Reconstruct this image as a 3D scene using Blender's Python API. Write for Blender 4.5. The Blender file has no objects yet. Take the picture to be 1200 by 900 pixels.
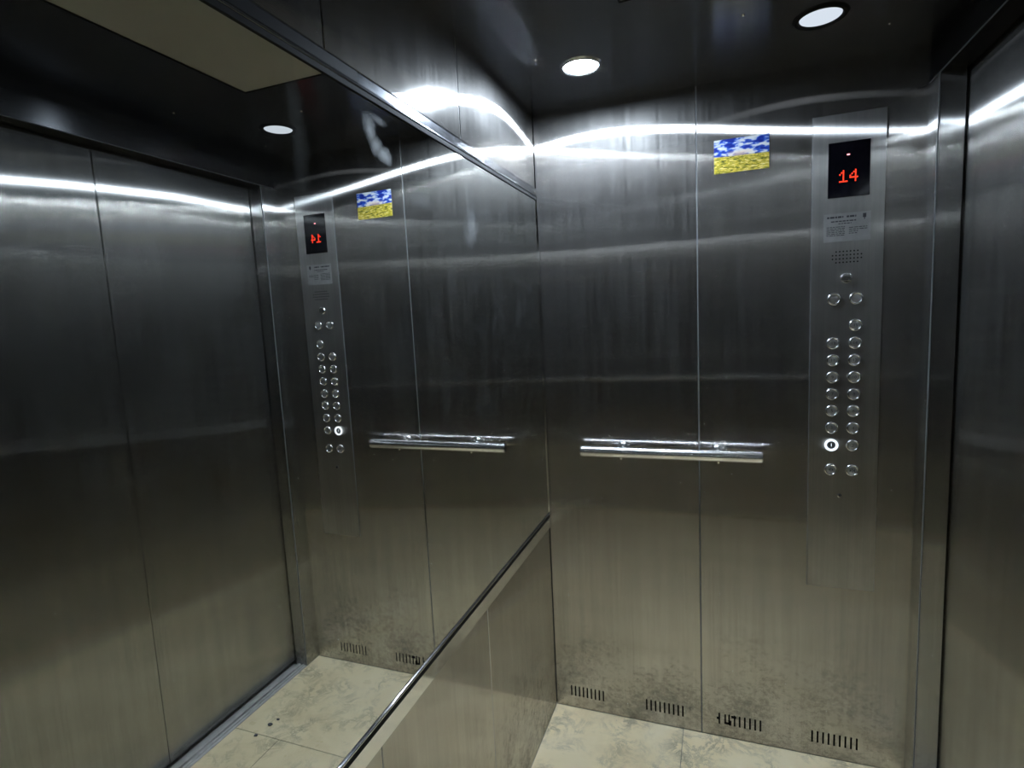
import bpy, bmesh, math, random
from mathutils import Vector, Matrix
random.seed(4)
S = bpy.context.scene
COL = S.collection

# ------------------------------------------------------------------ camera, world, exposure
F_PX, IMG_W = 651.387, 1200.0
CAM = Vector((0.5620, -1.8157, 1.4130))
YAW, PITCH, ROLL = 1.92783820, -0.116349755, -0.0489155262
def camera():
    cb, sb = math.cos(PITCH), math.sin(PITCH)
    fw = Vector((cb*math.cos(YAW), cb*math.sin(YAW), sb))
    rt = Vector((math.sin(YAW), -math.cos(YAW), 0)); up = rt.cross(fw)
    cc, sc = math.cos(ROLL), math.sin(ROLL)
    r = rt*cc + up*sc; u = up*cc - rt*sc
    m = Matrix((r, u, -fw)).transposed().to_4x4(); m.translation = CAM
    cd = bpy.data.cameras.new('camera'); co = bpy.data.objects.new('camera', cd); COL.objects.link(co)
    co.matrix_world = m
    cd.sensor_fit = 'HORIZONTAL'; cd.sensor_width = 36.0; cd.lens = F_PX/IMG_W*36.0
    cd.clip_start = 0.01
    S.camera = co
camera()
wd = bpy.data.worlds.new('world'); S.world = wd; wd.use_nodes = True
wd.node_tree.nodes['Background'].inputs[0].default_value = (0, 0, 0, 1)
wd.node_tree.nodes['Background'].inputs[1].default_value = 0.0
S.view_settings.view_transform = 'Standard'; S.view_settings.look = 'None'
S.view_settings.exposure = 0.0; S.view_settings.gamma = 1.0; S.view_settings.use_curve_mapping = False
S.cycles.max_bounces = 14; S.cycles.glossy_bounces = 12; S.cycles.diffuse_bounces = 4
S.cycles.sample_clamp_indirect = 40.0
S.cycles.blur_glossy = 0.0
LAMP_BRIGHT, LAMP_DIM = 860.0, 0.85
LAMP_COL = (0.71, 0.845, 1.0)

# car: mirror wall x=0, panel wall y=0, doors towards +x, opposite side wall y=-W
W, XS, HC = 2.10, 1.081, 2.065
XC0, XC1, YJ = 1.082, 1.138, -0.075
XD = 1.146

# ------------------------------------------------------------------ materials
def mat(name):
    m = bpy.data.materials.new(name); m.use_nodes = True
    nt = m.node_tree; nt.nodes.clear()
    out = nt.nodes.new('ShaderNodeOutputMaterial')
    return m, nt, out
def N(nt, t, **kw):
    n = nt.nodes.new(t)
    for k, v in kw.items():
        if k in n.inputs: n.inputs[k].default_value = v
        else: setattr(n, k, v)
    return n
def ramp(nt, fac, stops):
    r = nt.nodes.new('ShaderNodeValToRGB'); e = r.color_ramp.elements
    while len(e) < len(stops): e.new(0.5)
    for el, (p, c) in zip(e, stops):
        el.position = p; el.color = c if len(c) == 4 else (*c, 1)
    nt.links.new(fac, r.inputs[0]); return r.outputs[0]
def math_(nt, op, a, b=None, clamp=False):
    n = nt.nodes.new('ShaderNodeMath'); n.operation = op; n.use_clamp = clamp
    for i, x in enumerate((a, b)):
        if x is None: continue
        if isinstance(x, (int, float)): n.inputs[i].default_value = x
        else: nt.links.new(x, n.inputs[i])
    return n.outputs[0]
def mapped(nt, scale):
    g = nt.nodes.new('ShaderNodeNewGeometry'); mp = nt.nodes.new('ShaderNodeMapping')
    mp.inputs['Scale'].default_value = scale
    nt.links.new(g.outputs['Position'], mp.inputs['Vector']); return mp.outputs[0]
def noise(nt, vec, scale, detail=3, rough=0.5, dist=0.0):
    n = N(nt, 'ShaderNodeTexNoise', Scale=scale, Detail=detail, Roughness=rough, Distortion=dist)
    nt.links.new(vec, n.inputs['Vector']); return n.outputs['Fac']
def mixs(nt, fac, a, b):
    n = nt.nodes.new('ShaderNodeMixShader')
    if isinstance(fac, (int, float)): n.inputs[0].default_value = fac
    else: nt.links.new(fac, n.inputs[0])
    nt.links.new(a, n.inputs[1]); nt.links.new(b, n.inputs[2]); return n.outputs[0]

def brushed(name, col=(0.58, 0.555, 0.525), az=0.0035, ah=0.42, haze=0.11, haze_r=0.50, clear=0.0, clear_r=0.1,
            tangent=(0, 0, 1), wave=0.0011, dirt=True, smear=0.5, grime=1.0, comb=1.0):
    """brushed stainless steel, grain along `tangent`: narrow lobe along the grain, wide across it"""
    m, nt, out = mat(name)
    L = nt.links.new
    # roughness/anisotropy such that r2*(1-a)=az and r2/(1-a)=ah
    r2 = math.sqrt(az*ah); a = 1 - math.sqrt(az/ah)
    tv = N(nt, 'ShaderNodeCombineXYZ', X=tangent[0], Y=tangent[1], Z=tangent[2])
    pos = mapped(nt, (1, 1, 1))
    st = (16, 16, 0.9) if tangent[2] else ((0.9, 16, 16) if tangent[0] else (16, 0.9, 16))
    nrm = None
    if wave:
        b = N(nt, 'ShaderNodeBump', Strength=1.0, Distance=wave)
        L(noise(nt, pos, 2.2, 1.0, 0.4), b.inputs['Height']); nrm = b.outputs[0]
    streak = noise(nt, mapped(nt, st), 1.6, 3, 0.6)
    fine = noise(nt, mapped(nt, tuple(s*12 if s > 1 else s*2 for s in st)), 1.0, 2, 0.6)
    tone = ramp(nt, math_(nt, 'ADD', math_(nt, 'MULTIPLY', streak, 0.6), math_(nt, 'MULTIPLY', fine, 0.4)),
                [(0.3, tuple(c*0.90 for c in col)), (0.7, tuple(min(1, c*1.08) for c in col))])
    g1 = N(nt, 'ShaderNodeBsdfAnisotropic', Roughness=math.sqrt(r2), Anisotropy=a)
    L(tone, g1.inputs['Color']); L(tv.outputs[0], g1.inputs['Tangent'])
    g2 = N(nt, 'ShaderNodeBsdfAnisotropic', Roughness=haze_r, Anisotropy=0.35)
    L(tone, g2.inputs['Color']); L(tv.outputs[0], g2.inputs['Tangent'])
    if nrm: L(nrm, g1.inputs['Normal']); L(nrm, g2.inputs['Normal'])
    sm = noise(nt, mapped(nt, (1, 1, 0.55)), 3.5, 5, 0.62, 0.6)
    hz = math_(nt, 'ADD', haze*(1-smear*0.5), math_(nt, 'MULTIPLY', math_(nt, 'SUBTRACT', sm, 0.42, True), haze*smear*5), True)
    sk = noise(nt, mapped(nt, tuple(q*5 if q > 1 else q*1.8 for q in st)), 1.0, 4, 0.7)
    hz = math_(nt, 'MULTIPLY', hz, math_(nt, 'ADD', 1-0.5*comb, math_(nt, 'MULTIPLY', math_(nt, 'SUBTRACT', sk, 0.30, True), 2.4*comb)), True)
    sh = mixs(nt, hz, g1.outputs[0], g2.outputs[0])
    if clear:
        g3 = N(nt, 'ShaderNodeBsdfAnisotropic', Roughness=clear_r); L(tone, g3.inputs['Color'])
        if nrm: L(nrm, g3.inputs['Normal'])
        sh = mixs(nt, clear, sh, g3.outputs[0])
    if dirt:
        sep = nt.nodes.new('ShaderNodeSeparateXYZ'); L(pos, sep.inputs[0])
        z = sep.outputs['Z']
        low = math_(nt, 'SUBTRACT', 1.0, math_(nt, 'DIVIDE', z, 0.55), True)      # scuffs gather near the floor
        n1 = noise(nt, mapped(nt, (1, 1, 1.3)), 42, 8, 0.8, 0.15)
        n2 = noise(nt, pos, 5, 4, 0.6)
        d = math_(nt, 'ADD', math_(nt, 'MULTIPLY', n1, 0.6), math_(nt, 'MULTIPLY', n2, 0.4))
        d = math_(nt, 'SUBTRACT', math_(nt, 'ADD', d, math_(nt, 'MULTIPLY', low, 0.13)), 0.57)
        d = math_(nt, 'MULTIPLY', d, 7.0*grime, True)
        d = math_(nt, 'MULTIPLY', d, math_(nt, 'MULTIPLY', low, 1.6, True))
        df = N(nt, 'ShaderNodeBsdfDiffuse', Color=(0.045, 0.04, 0.032, 1), Roughness=1.0)
        sh = mixs(nt, math_(nt, 'MULTIPLY', d, 0.5), sh, df.outputs[0])
    # thin film of dust and wiped grease
    df2 = N(nt, 'ShaderNodeBsdfDiffuse', Color=(0.5, 0.5, 0.5, 1))
    vs = noise(nt, mapped(nt, tuple(s*1.7 for s in st)), 1.2, 4, 0.65)
    ff = math_(nt, 'MULTIPLY', math_(nt, 'SUBTRACT', vs, 0.35, True), 0.16*smear)
    sh = mixs(nt, ff, sh, df2.outputs[0])
    L(sh, out.inputs[0]); return m

def metal(name, col, rough, wave=0):
    m, nt, out = mat(name)
    p = N(nt, 'ShaderNodeBsdfPrincipled', Metallic=1.0, Roughness=rough); p.inputs['Base Color'].default_value = (*col, 1)
    n = noise(nt, mapped(nt, (1, 1, 1)), 30, 3)
    r = N(nt, 'ShaderNodeMapRange'); nt.links.new(n, r.inputs[0])
    r.inputs['To Min'].default_value = rough*0.8; r.inputs['To Max'].default_value = rough*1.25
    nt.links.new(r.outputs[0], p.inputs['Roughness'])
    nt.links.new(p.outputs[0], out.inputs[0]); return m
def plain(name, col, rough=0.6, var=0.15, scale=25, spec=0.5):
    m, nt, out = mat(name)
    p = N(nt, 'ShaderNodeBsdfPrincipled', Roughness=rough); p.inputs['Specular IOR Level'].default_value = spec
    c = ramp(nt, noise(nt, mapped(nt, (1, 1, 1)), scale, 4), [(0.3, tuple(x*(1-var) for x in col)), (0.7, tuple(min(1, x*(1+var)) for x in col))])
    nt.links.new(c, p.inputs['Base Color']); nt.links.new(p.outputs[0], out.inputs[0]); return m
def emit(name, col, st):
    m, nt, out = mat(name)
    e = N(nt, 'ShaderNodeEmission', Strength=st); e.inputs[0].default_value = (*col, 1)
    nt.links.new(e.outputs[0], out.inputs[0]); return m

M = {}
M['steel'] = brushed('brushed_steel_wall')
M['steel_back'] = brushed('brushed_steel_mirror_wall', clear=0.4, clear_r=0.09, haze=0.13)
M['steel_door'] = brushed('brushed_steel_door', col=(0.44, 0.43, 0.41), az=0.006, haze=0.15, ah=0.5, wave=0.0016, dirt=False, comb=0.4)
M['steel_jamb'] = brushed('brushed_steel_jamb', col=(0.50, 0.495, 0.48), wave=0.0004)
M['plate'] = brushed('brushed_steel_faceplate', col=(0.63, 0.615, 0.59), az=0.005, haze=0.36, wave=0.0003, smear=0.2, comb=0.1, dirt=False)
M['ceil'] = brushed('dark_steel_ceiling', col=(0.22, 0.23, 0.26), az=0.03, ah=0.09, haze=0.12, tangent=(1, 0, 0), wave=0.0005, dirt=False, smear=0.15, comb=0.2)
M['chrome'] = metal('polished_chrome', (0.86, 0.86, 0.87), 0.07)
M['satin'] = metal('satin_steel', (0.6, 0.6, 0.6), 0.22)
M['button'] = metal('button_steel', (0.72, 0.72, 0.73), 0.3)
M['alu'] = plain('aluminium_sill', (0.47, 0.455, 0.43), 0.35, 0.15, 30, 1.0)
M['black'] = plain('black_void', (0.006, 0.006, 0.006), 0.9, spec=0.0)
M['seal'] = plain('black_rubber', (0.012, 0.012, 0.012), 0.7, spec=0.2)
M['ink'] = plain('dark_ink', (0.03, 0.03, 0.035), 0.7)
M['etch'] = plain('etched_numeral', (0.08, 0.08, 0.085), 0.6)
M['white_panel'] = plain('white_diffuser', (0.40, 0.385, 0.34), 0.5, 0.03, 4)
M['label'] = plain('grey_label_paper', (0.23, 0.23, 0.225), 0.5, 0.08, 60)
M['backing'] = plain('dark_backing', (0.02, 0.02, 0.022), 0.8)
M['grout'] = plain('dirty_grout', (0.30, 0.28, 0.21), 0.9, 0.3, 40)
M['red'] = emit('red_led', (1.0, 0.05, 0.02), 2.2)
M['blueglow'] = emit('lit_button_ring', (0.80, 0.90, 1.0), 1.5)
M['joint'] = plain('grey_joint_strip', (0.15, 0.153, 0.16), 0.3, 0.1, 40, 0.6)
M['header'] = brushed('dark_steel_header', col=(0.12, 0.12, 0.125), az=0.02, ah=0.15, haze=0.2, tangent=(0, 1, 0), wave=0.0004, dirt=False, smear=0.2)
M['frame_dark'] = metal('dull_frame_steel', (0.30, 0.31, 0.33), 0.16)
M['rail'] = metal('polished_rail_steel', (0.82, 0.82, 0.82), 0.21)
M['lamp_on'] = emit('lamp_lens_bright', LAMP_COL, LAMP_BRIGHT)
M['lamp_dim'] = emit('lamp_lens_faint', (0.80, 0.89, 1.0), LAMP_DIM)

def mirror_mat():
    m, nt, out = mat('mirror_glass'); L = nt.links.new
    g = N(nt, 'ShaderNodeBsdfAnisotropic', Roughness=0.0); g.inputs['Color'].default_value = (0.82, 0.83, 0.81, 1)
    d = N(nt, 'ShaderNodeBsdfDiffuse'); d.inputs[0].default_value = (0.75, 0.78, 0.8, 1)
    pos = mapped(nt, (1, 1, 1)); sep = nt.nodes.new('ShaderNodeSeparateXYZ'); L(pos, sep.inputs[0])
    n = noise(nt, pos, 22, 4, 0.6); n2 = noise(nt, pos, 7, 5, 0.65, 0.8)
    def blob(y, z, ry, rz, k):
        a = math_(nt, 'DIVIDE', math_(nt, 'SUBTRACT', sep.outputs['Y'], y), ry)
        b = math_(nt, 'DIVIDE', math_(nt, 'SUBTRACT', sep.outputs['Z'], z), rz)
        r = math_(nt, 'SQRT', math_(nt, 'ADD', math_(nt, 'MULTIPLY', a, a), math_(nt, 'MULTIPLY', b, b)))
        r = math_(nt, 'ADD', r, math_(nt, 'MULTIPLY', math_(nt, 'SUBTRACT', n, 0.5), 1.6))
        return math_(nt, 'MULTIPLY', math_(nt, 'SUBTRACT', 1.15, r, True), k, True)
    f = math_(nt, 'MULTIPLY', math_(nt, 'SUBTRACT', n2, 0.5, True), 0.10)                # faint grease over the glass
    for bl in SMEARS: f = math_(nt, 'MAXIMUM', f, blob(*bl))
    L(mixs(nt, f, g.outputs[0], d.outputs[0]), out.inputs[0]); return m
SMEARS = [(-0.957, 1.748, 0.020, 0.026, 1.0), (-0.918, 1.716, 0.024, 0.016, 1.1), (-0.938, 1.726, 0.022, 0.018, 0.9), (-0.93, 1.772, 0.03, 0.008, 0.5),
          (-1.14, 1.69, 0.02, 0.09, 0.10), (-0.80, 1.66, 0.05, 0.02, 0.12), (-0.55, 1.64, 0.04, 0.05, 0.10)]
M['mirror'] = mirror_mat()

def tile_mat():
    m, nt, out = mat('cream_marble_tile'); L = nt.links.new
    p = N(nt, 'ShaderNodeBsdfPrincipled', Roughness=0.32)
    pos = mapped(nt, (1, 1, 1))
    c = ramp(nt, noise(nt, pos, 4, 6, 0.65, 0.8), [(0.30, (0.76, 0.62, 0.37)), (0.5, (0.88, 0.745, 0.47)), (0.72, (0.93, 0.81, 0.55))])
    v = noise(nt, pos, 13, 8, 0.75, 0.7)
    vein = math_(nt, 'MULTIPLY', math_(nt, 'SUBTRACT', 1.0, math_(nt, 'MULTIPLY', math_(nt, 'ABSOLUTE', math_(nt, 'SUBTRACT', v, 0.5)), 14), True), 1.0)
    big = noise(nt, pos, 6, 4, 0.6, 0.4)
    msk = math_(nt, 'MULTIPLY', math_(nt, 'SUBTRACT', big, 0.47, True), 5.0, True)
    mx = nt.nodes.new('ShaderNodeMix'); mx.data_type = 'RGBA'
    L(math_(nt, 'MULTIPLY', math_(nt, 'MULTIPLY', vein, msk), 0.75), mx.inputs[0]); L(c, mx.inputs[6]); mx.inputs[7].default_value = (0.25, 0.22, 0.13, 1)
    L(mx.outputs[2], p.inputs['Base Color'])
    L(ramp(nt, big, [(0.3, (0.25,)*3), (0.7, (0.5,)*3)]), p.inputs['Roughness'])
    L(p.outputs[0], out.inputs[0]); return m
M['tile'] = tile_mat()

def picture_mat(x0, x1, z0, z1):
    m, nt, out = mat('printed_landscape'); L = nt.links.new
    p = N(nt, 'ShaderNodeBsdfPrincipled', Roughness=0.4)
    g = nt.nodes.new('ShaderNodeNewGeometry'); sep = nt.nodes.new('ShaderNodeSeparateXYZ'); L(g.outputs['Position'], sep.inputs[0])
    u = math_(nt, 'DIVIDE', math_(nt, 'SUBTRACT', sep.outputs['X'], x0), x1-x0)
    v = math_(nt, 'DIVIDE', math_(nt, 'SUBTRACT', sep.outputs['Z'], z0), z1-z0)
    cv = nt.nodes.new('ShaderNodeCombineXYZ'); L(u, cv.inputs[0]); L(math_(nt, 'MULTIPLY', v, 1.5), cv.inputs[1])
    sky = ramp(nt, noise(nt, cv.outputs[0], 5.2, 3, 0.5, 0.25), [(0.40, (0.008, 0.025, 0.30)), (0.49, (0.03, 0.12, 0.60)), (0.53, (0.50, 0.58, 0.78)), (0.60, (0.80, 0.80, 0.80))])
    mp = nt.nodes.new('ShaderNodeMapping'); mp.inputs['Scale'].default_value = (6, 9, 1); L(cv.outputs[0], mp.inputs[0])
    field = ramp(nt, noise(nt, mp.outputs[0], 1.6, 5, 0.65, 1.0), [(0.36, (0.05, 0.07, 0.01)), (0.45, (0.30, 0.28, 0.03)), (0.54, (0.72, 0.54, 0.05)), (0.66, (0.90, 0.80, 0.42))])
    hz = math_(nt, 'ADD', v, math_(nt, 'MULTIPLY', u, 0.03))
    mx = nt.nodes.new('ShaderNodeMix'); mx.data_type = 'RGBA'
    L(ramp(nt, hz, [(0.485, (0, 0, 0)), (0.515, (1, 1, 1))]), mx.inputs[0]); L(field, mx.inputs[6]); L(sky, mx.inputs[7])
    # warm haze on the horizon around the middle
    du = math_(nt, 'MULTIPLY', math_(nt, 'SUBTRACT', u, 0.48), 3.2); dv = math_(nt, 'MULTIPLY', math_(nt, 'SUBTRACT', v, 0.55), 9.0)
    rr = math_(nt, 'SQRT', math_(nt, 'ADD', math_(nt, 'MULTIPLY', du, du), math_(nt, 'MULTIPLY', dv, dv)))
    m2 = nt.nodes.new('ShaderNodeMix'); m2.data_type = 'RGBA'
    L(math_(nt, 'MULTIPLY', math_(nt, 'SUBTRACT', 1.0, rr, True), 0.8, True), m2.inputs[0]); L(mx.outputs[2], m2.inputs[6]); m2.inputs[7].default_value = (0.85, 0.62, 0.42, 1)
    L(m2.outputs[2], p.inputs['Base Color']); L(p.outputs[0], out.inputs[0]); return m

# ------------------------------------------------------------------ mesh helpers
def link(name, bm, material, parent=None, smooth=False):
    me = bpy.data.meshes.new(name); bmesh.ops.recalc_face_normals(bm, faces=bm.faces[:]); bm.to_mesh(me); bm.free()
    if material: me.materials.append(material)
    if smooth:
        for p in me.polygons: p.use_smooth = True
    o = bpy.data.objects.new(name, me); COL.objects.link(o)
    if parent: o.parent = parent; o.matrix_parent_inverse = parent.matrix_world.inverted()
    return o
def empty(name, loc):
    o = bpy.data.objects.new(name, None); COL.objects.link(o); o.location = loc; o.empty_display_size = 0.05
    bpy.context.view_layer.update(); return o
def tag(o, label, cat=None, group=None, kind=None):
    if label: o['label'] = label
    if cat: o['category'] = cat
    if group: o['group'] = group
    if kind: o['kind'] = kind
    return o
def add_box(bm, lo, hi, bevel=0.0, seg=1):
    r = bmesh.ops.create_cube(bm, size=1.0); vs = r['verts']
    for v in vs:
        v.co = Vector([lo[i] + (v.co[i]+0.5)*(hi[i]-lo[i]) for i in range(3)])
    if bevel:
        es = list({e for v in vs for e in v.link_edges})
        bmesh.ops.bevel(bm, geom=es, offset=bevel, segments=seg, affect='EDGES', profile=0.5)
    return bm
def box(name, lo, hi, material, parent=None, bevel=0.0, seg=1):
    bm = bmesh.new(); add_box(bm, lo, hi, bevel, seg); return link(name, bm, material, parent)
def add_lathe(bm, prof, c, axis, n=32):
    """profile [(radius, height)] revolved about `axis` through c; closed with caps where the radius is not 0"""
    a = Vector(axis).normalized(); e1 = a.orthogonal().normalized(); e2 = a.cross(e1); c = Vector(c)
    rings = []
    for r, h in prof:
        if r < 1e-7: rings.append([bm.verts.new(c + a*h)])
        else: rings.append([bm.verts.new(c + a*h + (e1*math.cos(t) + e2*math.sin(t))*r) for t in [2*math.pi*k/n for k in range(n)]])
    for A, B in zip(rings, rings[1:]):
        for k in range(n):
            q = [A[k % len(A)], A[(k+1) % len(A)], B[(k+1) % len(B)], B[k % len(B)]]
            q = list(dict.fromkeys(q))
            if len(q) > 2: bm.faces.new(q)
    for R in (rings[0], rings[-1]):
        if len(R) > 2: bm.faces.new(R)
    return bm
def lathe(name, prof, c, axis, material, parent=None, n=32, smooth=False):
    bm = bmesh.new(); add_lathe(bm, prof, c, axis, n); o = link(name, bm, material, parent)
    if smooth: smooth_by_angle(o)
    return o
def smooth_by_angle(o, ang=0.6):
    me = o.data
    for p in me.polygons: p.use_smooth = True
    bm = bmesh.new(); bm.from_mesh(me)
    for e in bm.edges:
        if len(e.link_faces) == 2 and e.calc_face_angle(0) > ang: e.smooth = False
    bm.to_mesh(me); bm.free()
def extrude_profile(name, pts, axis_fn, a, b, material, parent=None):
    """closed 2d profile pts swept from a to b; axis_fn(u, v, t) -> xyz"""
    bm = bmesh.new()
    A = [bm.verts.new(axis_fn(u, v, a)) for u, v in pts]; B = [bm.verts.new(axis_fn(u, v, b)) for u, v in pts]
    n = len(pts)
    for k in range(n): bm.faces.new((A[k], A[(k+1) % n], B[(k+1) % n], B[k]))
    bm.faces.new(A); bm.faces.new(B[::-1])
    return link(name, bm, material, parent)

def panel(name, u0, u1, v0, v1, fn, material, parent, holes=(), t=0.010, ch=0.0012):
    """sheet panel with a chamfered face edge and rectangular slots; fn(u, v, d) -> xyz, d = depth behind the face"""
    bm = bmesh.new(); cache = {}
    def V(u, v, d):
        k = (round(u, 6), round(v, 6), round(d, 6))
        if k not in cache: cache[k] = bm.verts.new(fn(u, v, d))
        return cache[k]
    us = sorted({u0+ch, u1-ch, *[h[0] for h in holes], *[h[1] for h in holes]})
    vs = sorted({v0+ch, v1-ch, *[h[2] for h in holes], *[h[3] for h in holes]})
    for a, b in zip(us, us[1:]):
        for c, d in zip(vs, vs[1:]):
            mu, mv = (a+b)/2, (c+d)/2
            if any(h[0] < mu < h[1] and h[2] < mv < h[3] for h in holes): continue
            bm.faces.new((V(a, c, 0), V(b, c, 0), V(b, d, 0), V(a, d, 0)))
    I = [(u0+ch, v0+ch), (u1-ch, v0+ch), (u1-ch, v1-ch), (u0+ch, v1-ch)]; O = [(u0, v0), (u1, v0), (u1, v1), (u0, v1)]
    for k in range(4):
        j = (k+1) % 4
        bm.faces.new((V(*I[k], 0), V(*I[j], 0), V(*O[j], ch), V(*O[k], ch)))
        bm.faces.new((V(*O[k], ch), V(*O[j], ch), V(*O[j], t), V(*O[k], t)))
    bm.faces.new([V(*p, t) for p in O])
    for h in holes:
        q = [(h[0], h[2]), (h[1], h[2]), (h[1], h[3]), (h[0], h[3])]
        for k in range(4):
            j = (k+1) % 4
            bm.faces.new((V(*q[k], 0), V(*q[j], 0), V(*q[j], t*0.98), V(*q[k], t*0.98)))
        bm.faces.new([V(*p, t*0.98) for p in q])
    return link(name, bm, material, parent)

# ------------------------------------------------------------------ floor
floor = box('floor', (-0.01, -W-0.01, -0.04), (XC0, 0.01, -0.0016), M['grout'])
tag(floor, 'cream marble-look tiled lift floor', kind='structure')
TY = [0.0, -0.45, -0.90, -1.35, -1.80, -W]
for j in range(5):                                   # running bond: joints shift from row to row
    TX = [0.0, 0.446, XC0] if j % 2 == 0 else [0.0, 0.249, 0.885, XC0]
    for x0, x1 in zip(TX, TX[1:]):
        g = 0.0011
        box('tile', (x0+g, TY[j+1]+g, -0.010), (x1-g, TY[j]-g, 0.0), M['tile'], floor, bevel=0.0007)

# ------------------------------------------------------------------ walls
def fn_right(u, v, d): return (u, d, v)
def fn_left(u, v, d): return (u, -W-d, v)
def fn_back(u, v, d): return (-d, u, v)
wall_right = box('wall_right', (-0.05, 0.0125, -0.04), (XC1, 0.05, HC+0.05), M['backing'])
tag(wall_right, 'brushed steel side wall behind handrail and button panel', kind='structure')
wall_left = box('wall_left', (-0.05, -W-0.05, -0.04), (XC1, -W-0.0125, HC+0.05), M['backing'])
tag(wall_left, 'brushed steel side wall facing the button panel wall', kind='structure')
wall_back = box('wall_back', (-0.05, -W-0.012, -0.04), (-0.0125, 0.012, HC+0.05), M['backing'])
tag(wall_back, 'brushed steel wall panels around the large mirror', kind='structure')

VENTS = [(0.056, 0.176, 9), (0.323, 0.447, 9), (0.559, 0.688, 9), (0.833, 0.959, 9)]
def slots(a, b, n, k):
    out = []
    for i in range(n):
        u = a + 0.002 + (b-a-0.004)*i/(n-1); w = 0.0026
        if k == 2 and i in (1, 2): continue          # pressed-in slots
        out.append((u-w, u+w, 0.044, 0.083))
    return out
holes = [slots(a, b, n, k) for k, (a, b, n) in enumerate(VENTS)]
panel('wall_panel', 0.0015, 0.5042, 0.0, HC, fn_right, M['steel'], wall_right, holes[0]+holes[1])
panel('wall_panel', 0.5072, XS, 0.0, HC, fn_right, M['steel'], wall_right, holes[2]+holes[3])
for y in (0.0012, -W-0.0042):
    box('joint_strip', (0.5044, y, 0.0), (0.5070, y+0.003, HC), M['joint'], wall_right if y > -1 else wall_left)
for k, hs in enumerate(holes):
    bm = bmesh.new()
    for h in hs: add_box(bm, (h[0]+0.0001, 0.0022, h[2]+0.0001), (h[1]-0.0001, 0.0096, h[3]-0.0001))
    if k == 2:                                      # the bent slots of this vent are torn into a ragged shape
        x0 = 0.577
        for lo, hi in (((x0, 0.050), (x0+0.005, 0.081)), ((x0, 0.047), (x0+0.017, 0.054)), ((x0+0.012, 0.05), (x0+0.017, 0.083)),
                       ((x0+0.021, 0.072), (x0+0.036, 0.080)), ((x0-0.024, 0.060), (x0-0.015, 0.068)), ((x0+0.013, 0.045), (x0+0.021, 0.062))):
            add_box(bm, (lo[0], -0.0006, lo[1]), (hi[0], 0.002, hi[1]))
    link('vent', bm, M['black'], wall_right)
panel('wall_panel', 0.0015, 0.5042, 0.0, HC, fn_left, M['steel'], wall_left)
panel('wall_panel', 0.5072, XS, 0.0, HC, fn_left, M['steel'], wall_left)
YS = [-0.0015, -0.572, -1.058, -1.544, -W+0.0015]
for a, b in zip(YS, YS[1:]):
    panel('wall_panel', b+0.0014, a-0.0014, 0.0, HC, fn_back, M['steel_back'], wall_back)

for y in YS[1:-1]:
    box('joint_strip', (-0.0042, y-0.0012, 0.0), (-0.0012, y+0.0012, HC), M['joint'], wall_back)

# front: corner columns, header above the doors, return wall
YR = -1.235
wall_front = box('wall_front', (XC0, -W-0.012, 1.967), (XC1, 0.012, HC+0.05), M['header'], bevel=0.0015)
box('edge_strip', (XC0-0.0012, -W, 1.9664), (XC0+0.0008, 0.0, 1.9684), M['joint'], wall_front)
tag(wall_front, 'steel header strip over the lift doors', kind='structure')
tr1 = box('trim_1', (XC0, YJ, -0.002), (XC1, 0.0120, 1.9668), M['steel_jamb'], bevel=0.002, seg=2)
box('edge_strip', (XC0-0.0008, YJ-0.0008, 0.0), (XC0+0.0022, YJ+0.0022, 1.9662), M['joint'], tr1, bevel=0.001, seg=2)
box('edge_strip', (XS-0.0010, -0.0012, 0.0), (XC0-0.0001, 0.0005, HC), M['steel_jamb'], tr1)
tag(tr1, 'narrow steel door jamb beside the button panel wall', kind='structure')
tr2 = box('trim_2', (XC0, -W-0.012, -0.002), (XC1, YR, 1.9668), M['steel_jamb'], bevel=0.002, seg=2)
tag(tr2, 'wide steel return wall on the far side of the doors', kind='structure')
def door(name, y0, y1, x, label):
    d = panel(name, y0, y1, 0.010, 1.985, lambda u, v, q: (x+q, u, v), M['steel_door'], None, t=0.028, ch=0.002)
    return tag(d, label, kind='structure')
door('door_1', -0.652, -0.050, XD, 'brushed steel sliding door leaf next to the jamb')
door('door_2', -1.262, -0.6526, XD+0.0015, 'brushed steel sliding door leaf standing away from the jamb')
box('seal_strip', (XD+0.030, -0.09, 0.0), (XD+0.05, -0.03, 1.99), M['seal'], bpy.data.objects['door_1'])
bpy.context.view_layer.update()
pr = [(XC0+0.0005, -0.02), (XC0+0.0005, 0.0), (1.094, 0.0), (1.095, 0.003), (1.104, 0.003), (1.105, -0.008), (1.113, -0.008), (1.114, 0.003),
      (1.126, 0.003), (1.127, -0.008), (1.190, -0.008), (1.191, 0.001), (1.26, 0.001), (1.26, -0.02)]
sill = extrude_profile('trim_3', pr, lambda u, v, t: (u, t, v), -W, 0.0, M['alu'])
tag(sill, 'grooved aluminium door sill on the floor', kind='structure')
shaft = box('wall_shaft', (1.262, -W-0.05, -0.04), (1.28, 0.05, HC+0.05), M['black']); tag(shaft, 'dark shaft wall behind the doors', kind='structure')
shc = box('wall_shaft_top', (XC1, -W-0.05, 2.02), (1.262, 0.05, 2.03), M['black']); tag(shc, 'dark shaft space above the doors', kind='structure')
for y0, y1 in ((0.0, 0.05), (-W-0.05, -W)):
    s_ = box('wall_shaft_side', (XC1+0.001, y0+0.0125 if y0 == 0 else y0, -0.04), (1.262, y1 if y0 == 0 else y1-0.0125, 2.02), M['black']); tag(s_, 'dark shaft wall at the end of the doors', kind='structure')

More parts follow.
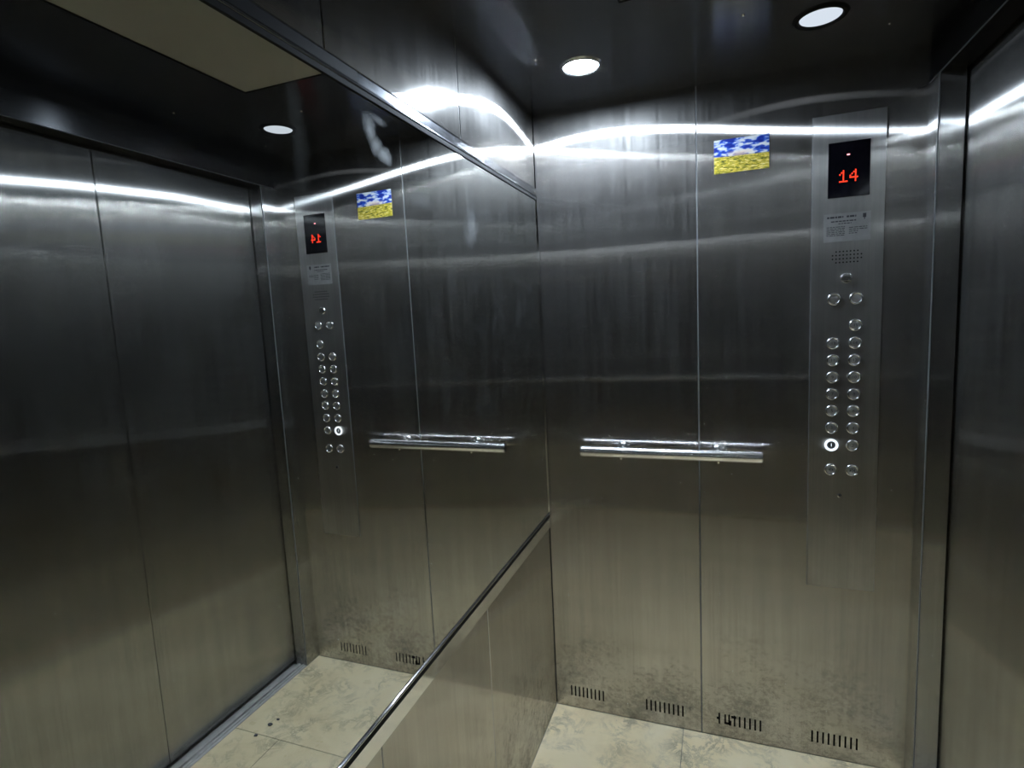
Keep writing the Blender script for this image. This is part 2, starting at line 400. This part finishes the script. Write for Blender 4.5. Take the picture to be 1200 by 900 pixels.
# ------------------------------------------------------------------ ceiling
ceil = box('ceiling', (-0.012, -W-0.012, HC), (XC0, 0.012, HC+0.04), M['ceil'])
tag(ceil, 'dark polished steel lift ceiling', kind='structure')
lp = empty('ceiling_panel', (0.51, -1.05, HC))
tag(lp, 'unlit white rectangular diffuser in the middle of the dark ceiling', 'light panel')
box('diffuser', (0.375, -1.54, HC-0.006), (0.645, -0.56, HC), M['white_panel'], lp, bevel=0.001)
bm = bmesh.new()
for lo, hi in (((0.372, -1.543), (0.375, -0.557)), ((0.645, -1.543), (0.648, -0.557)), ((0.375, -0.56), (0.645, -0.557)), ((0.375, -1.543), (0.645, -1.54))):
    add_box(bm, (*lo, HC-0.008), (*hi, HC))
link('frame', bm, M['seal'], lp)
for sx, sy in ((0.62, -0.37), (0.95, -0.17), (0.13, -0.37), (0.95, -0.53)):
    lathe('screw', [(0.0, -0.0025), (0.003, -0.002), (0.0045, 0.0)], (sx, sy, HC), (0, 0, 1), M['chrome'], ceil, 12, True)

def downlight(x, y, lit, label):
    d = empty('downlight', (x, y, HC)); tag(d, label, 'lamp', None)
    lathe('trim_ring', [(0.044, 0.0), (0.044, -0.0015), (0.047, -0.005), (0.054, -0.0045), (0.058, 0.0)], (x, y, HC), (0, 0, 1), M['seal'] if not lit else M['satin'], d, 40, True)
    lathe('lens', [(0.0, -0.0042), (0.025, -0.0036), (0.0437, -0.0012), (0.0437, 0.0)], (x, y, HC), (0, 0, 1), M['lamp_on'] if lit else M['lamp_dim'], d, 40, True)
    return d
downlight(0.228, -0.285, True, 'glaring round ceiling downlight by the mirror corner')
downlight(0.787, -0.285, False, 'faintly glowing round ceiling downlight above the button panel')

# ------------------------------------------------------------------ mirror with its steel frame
mir = empty('wall_mirror', (0.0, -W/2, 0.69)); tag(mir, 'large wall mirror in a polished steel frame', 'mirror')
ZB, ZT, YM = 0.730, 1.797, -0.012
box('glass', (0.0002, -W+0.004, ZB-0.004), (0.0040, YM, ZT+0.004), M['mirror'], mir)
def strip(name, lo, hi, m, bevel=0.001): return box(name, lo, hi, m, mir, bevel, 2)
def rod(name, z, r, m):
    pts = [(0.0042 + r*1.1*math.sin(a), z - r*math.cos(a)) for a in [math.pi*k/12 for k in range(13)]]
    o = extrude_profile(name, pts, lambda u, v, t: (u, t, v), -W+0.004, YM+0.002, m, mir); smooth_by_angle(o, 0.7); return o
rod('bead', ZB-0.001, 0.0035, M['chrome'])
strip('gasket_bottom', (0.0004, -W+0.004, ZB-0.0145), (0.0070, YM+0.002, ZB-0.0045), M['seal'])
strip('frame_bottom', (0.0004, -W+0.004, ZB-0.052), (0.0055, YM+0.004, ZB-0.0145), M['chrome'])
strip('gasket_top', (0.0004, -W+0.004, ZT-0.001), (0.0070, YM+0.002, ZT+0.0085), M['seal'])
rod('bead', ZT+0.012, 0.0035, M['frame_dark'])
strip('frame_top', (0.0004, -W+0.004, ZT+0.0155), (0.0055, YM+0.004, ZT+0.034), M['frame_dark'])
strip('protective_film', (0.0050, -W+0.004, ZT+0.0155), (0.0062, -0.985, ZT+0.0335), plain('dull_film', (0.012, 0.012, 0.014), 0.6, spec=0.15), 0.0004)
strip('frame_lip', (0.0004, -W+0.004, ZT+0.034), (0.0068, YM+0.004, ZT+0.0356), M['chrome'], 0.0004)
strip('frame_side', (0.0004, YM, ZB-0.0135), (0.0075, YM+0.009, ZT+0.0135), M['chrome'])
for z in (ZB-0.022, ZT+0.022):
    lathe('screw', [(0.0048, 0.0), (0.0044, 0.0015), (0.003, 0.003), (0.0, 0.0035)], (0.0045, -0.028, z), (1, 0, 0), M['chrome'], mir, 14, True)

# ------------------------------------------------------------------ handrail
HX0, HX1, HY, HZ, HR = 0.138, 0.685, -0.056, 0.970, 0.0175
def handrail(wall_y, sgn, label):
    hy = wall_y + sgn*HY
    hr = empty('handrail', (0.41, wall_y, HZ)); tag(hr, label, 'handrail')
    lathe('rail', [(HR-0.0015, HX0), (HR, HX0+0.0015), (HR, HX1-0.0015), (HR-0.0015, HX1)], (0, hy, HZ), (1, 0, 0), M['rail'], hr, 48, True)
    for x in (HX0, HX1):
        s = -1 if x == HX0 else 1
        lathe('end_cap', [(HR-0.0017, 0.0), (HR-0.0017, 0.0008*s), (HR-0.006, 0.0012*s), (0.0, 0.0012*s)], (x, hy, HZ), (1, 0, 0), M['satin'], hr, 32)
    for x in (0.268, 0.563):
        b = lathe('bracket', [(0.024, -0.0002), (0.024, -0.002), (0.021, -0.007), (0.015, -0.011), (0.010, -0.013), (0.009, HY+0.010)], (x, wall_y, HZ), (0, sgn, 0), M['rail'], hr, 28, True)
        lathe('bolt', [(0.0, HR+0.0055), (0.005, HR+0.005), (0.0065, HR+0.002), (0.0065, HR-0.002)], (x, hy, HZ), (0, 0, -1), M['satin'], b, 16, True)
handrail(0.0, 1, 'short polished steel handrail on the side wall under the landscape sticker')
handrail(-W, -1, 'short polished steel handrail on the wall facing the button panel')

# ------------------------------------------------------------------ button panel
cop = empty('control_panel', (0.9024, 0.0, 0.564)); tag(cop, 'tall steel lift button panel with red floor display reading 14', 'control panel')
CX0, CX1, CZ0, CZ1 = 0.8144, 0.9903, 0.564, 1.9254
YP = -0.0022
panel('faceplate', CX0, CX1, CZ0, CZ1, lambda u, v, d: (u, YP+d, v), M['plate'], cop, t=0.0020, ch=0.0010)
box('edge_strip', (CX0-0.0012, YP, CZ0), (CX0-0.0001, 0.0, CZ1), M['joint'], cop)
def plate_poly(bm, pts, y, t=0.0004):
    A = [bm.verts.new((x, y, z)) for x, z in pts]; B = [bm.verts.new((x, y+t, z)) for x, z in pts]
    n = len(pts); bm.faces.new(A); bm.faces.new(B[::-1])
    for k in range(n): bm.faces.new((A[k], A[(k+1) % n], B[(k+1) % n], B[k]))
# display
def disp_mat():
    m, nt, out = mat('display_glass')
    p = N(nt, 'ShaderNodeBsdfPrincipled', Roughness=0.06); p.inputs['Base Color'].default_value = (0.004, 0.004, 0.007, 1)
    r = ramp(nt, noise(nt, mapped(nt, (1, 1, 1)), 40, 2), [(0.3, (0.05,)*3), (0.7, (0.10,)*3)]); nt.links.new(r, p.inputs['Roughness'])
    nt.links.new(p.outputs[0], out.inputs[0]); return m
disp = box('floor_display', (0.8526, YP-0.0012, 1.7027), (0.9534, YP-0.0001, 1.8503), disp_mat(), cop, bevel=0.0005)
DIG = {'1': ['00100', '01100', '10100', '00100', '00100', '00100', '11111'], '4': ['00010', '00110', '01010', '10010', '11111', '00010', '00010']}
pit = 0.0047; yd = YP-0.0016
for ch, x0 in (('1', 0.8815), ('4', 0.9065)):
    bm = bmesh.new()
    for r, row in enumerate(DIG[ch]):
        for c, b in enumerate(row):
            if b == '1':
                x = x0 + c*0.0042; z = 1.7730 - r*pit
                add_box(bm, (x-0.0015, yd, z-0.0017), (x+0.0015, yd+0.0005, z+0.0017))
    tag(link('digit', bm, M['red'], disp), 'red dot-matrix digit ' + ch)
bm = bmesh.new(); add_box(bm, (0.8975, yd, 1.8135), (0.9045, yd+0.0005, 1.8170))
tag(link('indicator_dot', bm, emit('pink_led', (1.0, 0.35, 0.38), 2.5), disp), 'small pink indicator light')
# notice label, too small to read: rows of grey print
lab = box('notice_label', (0.8440, YP-0.0006, 1.5830), (0.9580, YP, 1.6600), M['label'], cop); tag(lab, 'small grey notice label with fine print')
bm = bmesh.new(); rnd = random.Random(8)
def prt(x0, x1, z, h):
    x = x0
    while x < x1 - 0.002:
        w = min(rnd.uniform(0.004, 0.011), x1-x); add_box(bm, (x, YP-0.0008, z-h/2), (x+w, YP-0.0005, z+h/2)); x += w + 0.0018
prt(0.852, 0.892, 1.650, 0.005); prt(0.900, 0.923, 1.650, 0.005); prt(0.862, 0.925, 1.6385, 0.0032); prt(0.880, 0.912, 1.632, 0.0022)
for k in range(6): prt(0.851, 0.896, 1.6235-k*0.0046, 0.0019)
for k in range(4): prt(0.906, 0.950 if k < 2 else 0.928, 1.6195-k*0.0052, 0.0019)
add_box(bm, (0.939, YP-0.0008, 1.644), (0.947, YP-0.0005, 1.655)); add_box(bm, (0.942, YP-0.0008, 1.639), (0.944, YP-0.0005, 1.644))
link('print', bm, M['ink'], lab)
# loudspeaker holes
bm = bmesh.new()
for r in range(4):
    n = 9 if r in (1, 2) else 7
    for c in range(n):
        x = 0.9024 + (c-(n-1)/2)*0.0088; z = 1.5555 - r*0.0100
        add_lathe(bm, [(0.0021, 0.0), (0.0021, 0.0005), (0.0, 0.0005)], (x, YP+0.0002, z), (0, -1, 0), 8)
tag(link('speaker_holes', bm, M['black'], cop, False), 'grid of small loudspeaker holes')
# buttons
def text_mesh(s, size):
    cu = bpy.data.curves.new('numeral', 'FONT'); cu.body = s; cu.size = size; cu.align_x = 'CENTER'; cu.align_y = 'CENTER'; cu.extrude = 0.00015; cu.resolution_u = 2
    o = bpy.data.objects.new('numeral_tmp', cu); COL.objects.link(o); bpy.context.view_layer.update()
    me = bpy.data.meshes.new_from_object(o.evaluated_get(bpy.context.evaluated_depsgraph_get()))
    bpy.data.objects.remove(o); bpy.data.curves.remove(cu); return me
BR = 0.0175
def prof_ring(): return [(BR, 0.0)] + [(BR-0.0028+0.0028*math.cos(a), 0.0022+0.0034*math.sin(a)) for a in [math.pi*k/7 for k in range(8)]] + [(BR-0.0056, 0.0)]
bmr = bmesh.new(); add_lathe(bmr, prof_ring()+[prof_ring()[0]], (0, 0, 0), (0, -1, 0), 32)
bmesh.ops.remove_doubles(bmr, verts=bmr.verts[:], dist=1e-6)
ring_me = link('ring_tmp', bmr, M['rail']); smooth_by_angle(ring_me, 0.9)
bmc = bmesh.new(); add_lathe(bmc, [(0.0118, 0.0), (0.0118, 0.0018), (0.010, 0.0027), (0.006, 0.0032), (0.0, 0.0034)], (0, 0, 0), (0, -1, 0), 32)
cap_me = link('cap_tmp', bmc, M['button']); smooth_by_angle(cap_me, 0.7)
def button(x, z, mark, lit=False):
    b = bpy.data.objects.new('button', cap_me.data); COL.objects.link(b); b.location = (x, YP, z); b.parent = cop; b.matrix_parent_inverse = COPI
    r = bpy.data.objects.new('ring', ring_me.data); COL.objects.link(r); r.parent = b
    if lit:
        tag(b, 'lit button 1 with a glowing ring')
        b.material_slots[0].link = 'OBJECT'; b.material_slots[0].material = M['etch']
        bm = bmesh.new(); add_lathe(bm, [(0.0078, 0.0020), (0.0080, 0.0030), (0.0120, 0.0034), (0.0122, 0.0020)], (0, 0, 0), (0, -1, 0), 32)
        g = bmesh.new(); pr_ = [(0.0120, 0.002), (0.0120, 0.0056), (0.0130, 0.0064), (0.0160, 0.0064), (0.0178, 0.0050), (0.0178, 0.002), (0.0120, 0.002)]
        add_lathe(g, pr_, (0, 0, 0), (0, -1, 0), 32); bmesh.ops.remove_doubles(g, verts=g.verts[:], dist=1e-6); bm.free()
        me = bpy.data.meshes.new('glow'); bmesh.ops.recalc_face_normals(g, faces=g.faces[:]); g.to_mesh(me); g.free(); me.materials.append(M['blueglow'])
        o = bpy.data.objects.new('glow_ring', me); COL.objects.link(o); o.parent = b
    if mark is None: return b
    if isinstance(mark, str):
        me = text_mesh(mark, 0.0135 if len(mark) == 1 else 0.0115)
        me.materials.clear(); me.materials.append(M['blueglow'] if lit else M['etch'])
        o = bpy.data.objects.new('numeral', me); COL.objects.link(o); o.parent = b
        o.rotation_euler = (math.pi/2, 0, 0); o.location = (0, -0.0036, 0)
    else:
        bm = bmesh.new()
        for pts in mark: plate_poly(bm, pts, -0.0036)
        me = bpy.data.meshes.new('symbol'); bmesh.ops.recalc_face_normals(bm, faces=bm.faces[:]); bm.to_mesh(me); bm.free(); me.materials.append(M['etch'])
        o = bpy.data.objects.new('symbol', me); COL.objects.link(o); o.parent = b
    return b
COPI = Matrix.Translation(-Vector(cop.location))
XL, XR = 0.8722, 0.9268
rows = [1.002, 1.053, 1.103, 1.152, 1.201, 1.250, 1.299]
for k, z in enumerate(rows):
    button(XL, z, str(2*k+1), lit=(k == 0)); button(XR, z, str(2*k+2))
button(XR, 1.349, '15')
def tri(x, s, w=0.0045): return [(x, -0.005), (x, 0.005), (x+w*s, 0.0)]
bar = [(-0.0007, -0.006), (0.0007, -0.006), (0.0007, 0.006), (-0.0007, 0.006)]
button(XL, 0.928, [tri(-0.002, -1), tri(0.002, 1), bar]); button(XR, 0.928, [tri(-0.0065, 1), tri(0.0065, -1), bar])
button(XL, 1.424, None); button(XR, 1.424, None)
for o in (ring_me, cap_me): bpy.data.objects.remove(o)
al = lathe('alarm_lamp', [(0.0150, 0.0), (0.0150, 0.002), (0.013, 0.0045), (0.0, 0.006)], (0.9023, YP, 1.4815), (0, -1, 0), M['rail'], cop, 28, True)
tag(al, 'round domed lamp with horizontal grooves')
for dz in (-0.0065, 0.0, 0.0065):
    w = math.sqrt(0.0135**2-dz**2); box('rib', (0.9023-w, YP-0.0075, 1.4815+dz-0.0014), (0.9023+w, YP-0.003, 1.4815+dz+0.0014), M['chrome'], al, bevel=0.0006)
ky = lathe('key_switch', [(0.0065, 0.0), (0.006, 0.0018), (0.0045, 0.0022), (0.0, 0.0022)], (0.8960, YP, 0.8500), (0, -1, 0), M['satin'], cop, 20, True)
box('key_slot', (0.8952, YP-0.0027, 0.8470), (0.8968, YP-0.0020, 0.8530), M['black'], ky)

# ------------------------------------------------------------------ landscape sticker
st = box('landscape_sticker', (0.5555, -0.0012, 1.8077), (0.7035, -0.0001, 1.9027), picture_mat(0.5555, 0.7035, 1.8077, 1.9027), bevel=0.0004)
tag(st, 'printed sticker of a yellow field under blue sky on the steel wall', 'sticker')
bpy.context.view_layer.update()

# ------------------------------------------------------------------ crumbs of litter on the floor
for k, (x, y, r, lab) in enumerate(((CR[0], CR[1], CR[2], CR[3]) for CR in ((0.968, -0.403, 0.007, 'dark crumb of litter on the floor tile, larger of a close pair'),
        (0.960, -0.372, 0.005, 'dark crumb of litter on the floor tile, smaller of a close pair'), (0.977, -0.460, 0.006, 'dark crumb of litter lying on a tile joint')))):
    bm = bmesh.new(); bmesh.ops.create_icosphere(bm, subdivisions=2, radius=r); rr = random.Random(k)
    for v in bm.verts:
        v.co *= rr.uniform(0.8, 1.15); v.co.z *= 0.45; v.co.x *= 1.3; v.co = v.co + Vector((x, y, 0.0))
    lo = min(v.co.z for v in bm.verts)
    for v in bm.verts: v.co.z -= lo
    tag(link('litter_crumb', bm, M['etch']), lab, 'litter', 'crumbs on the floor')
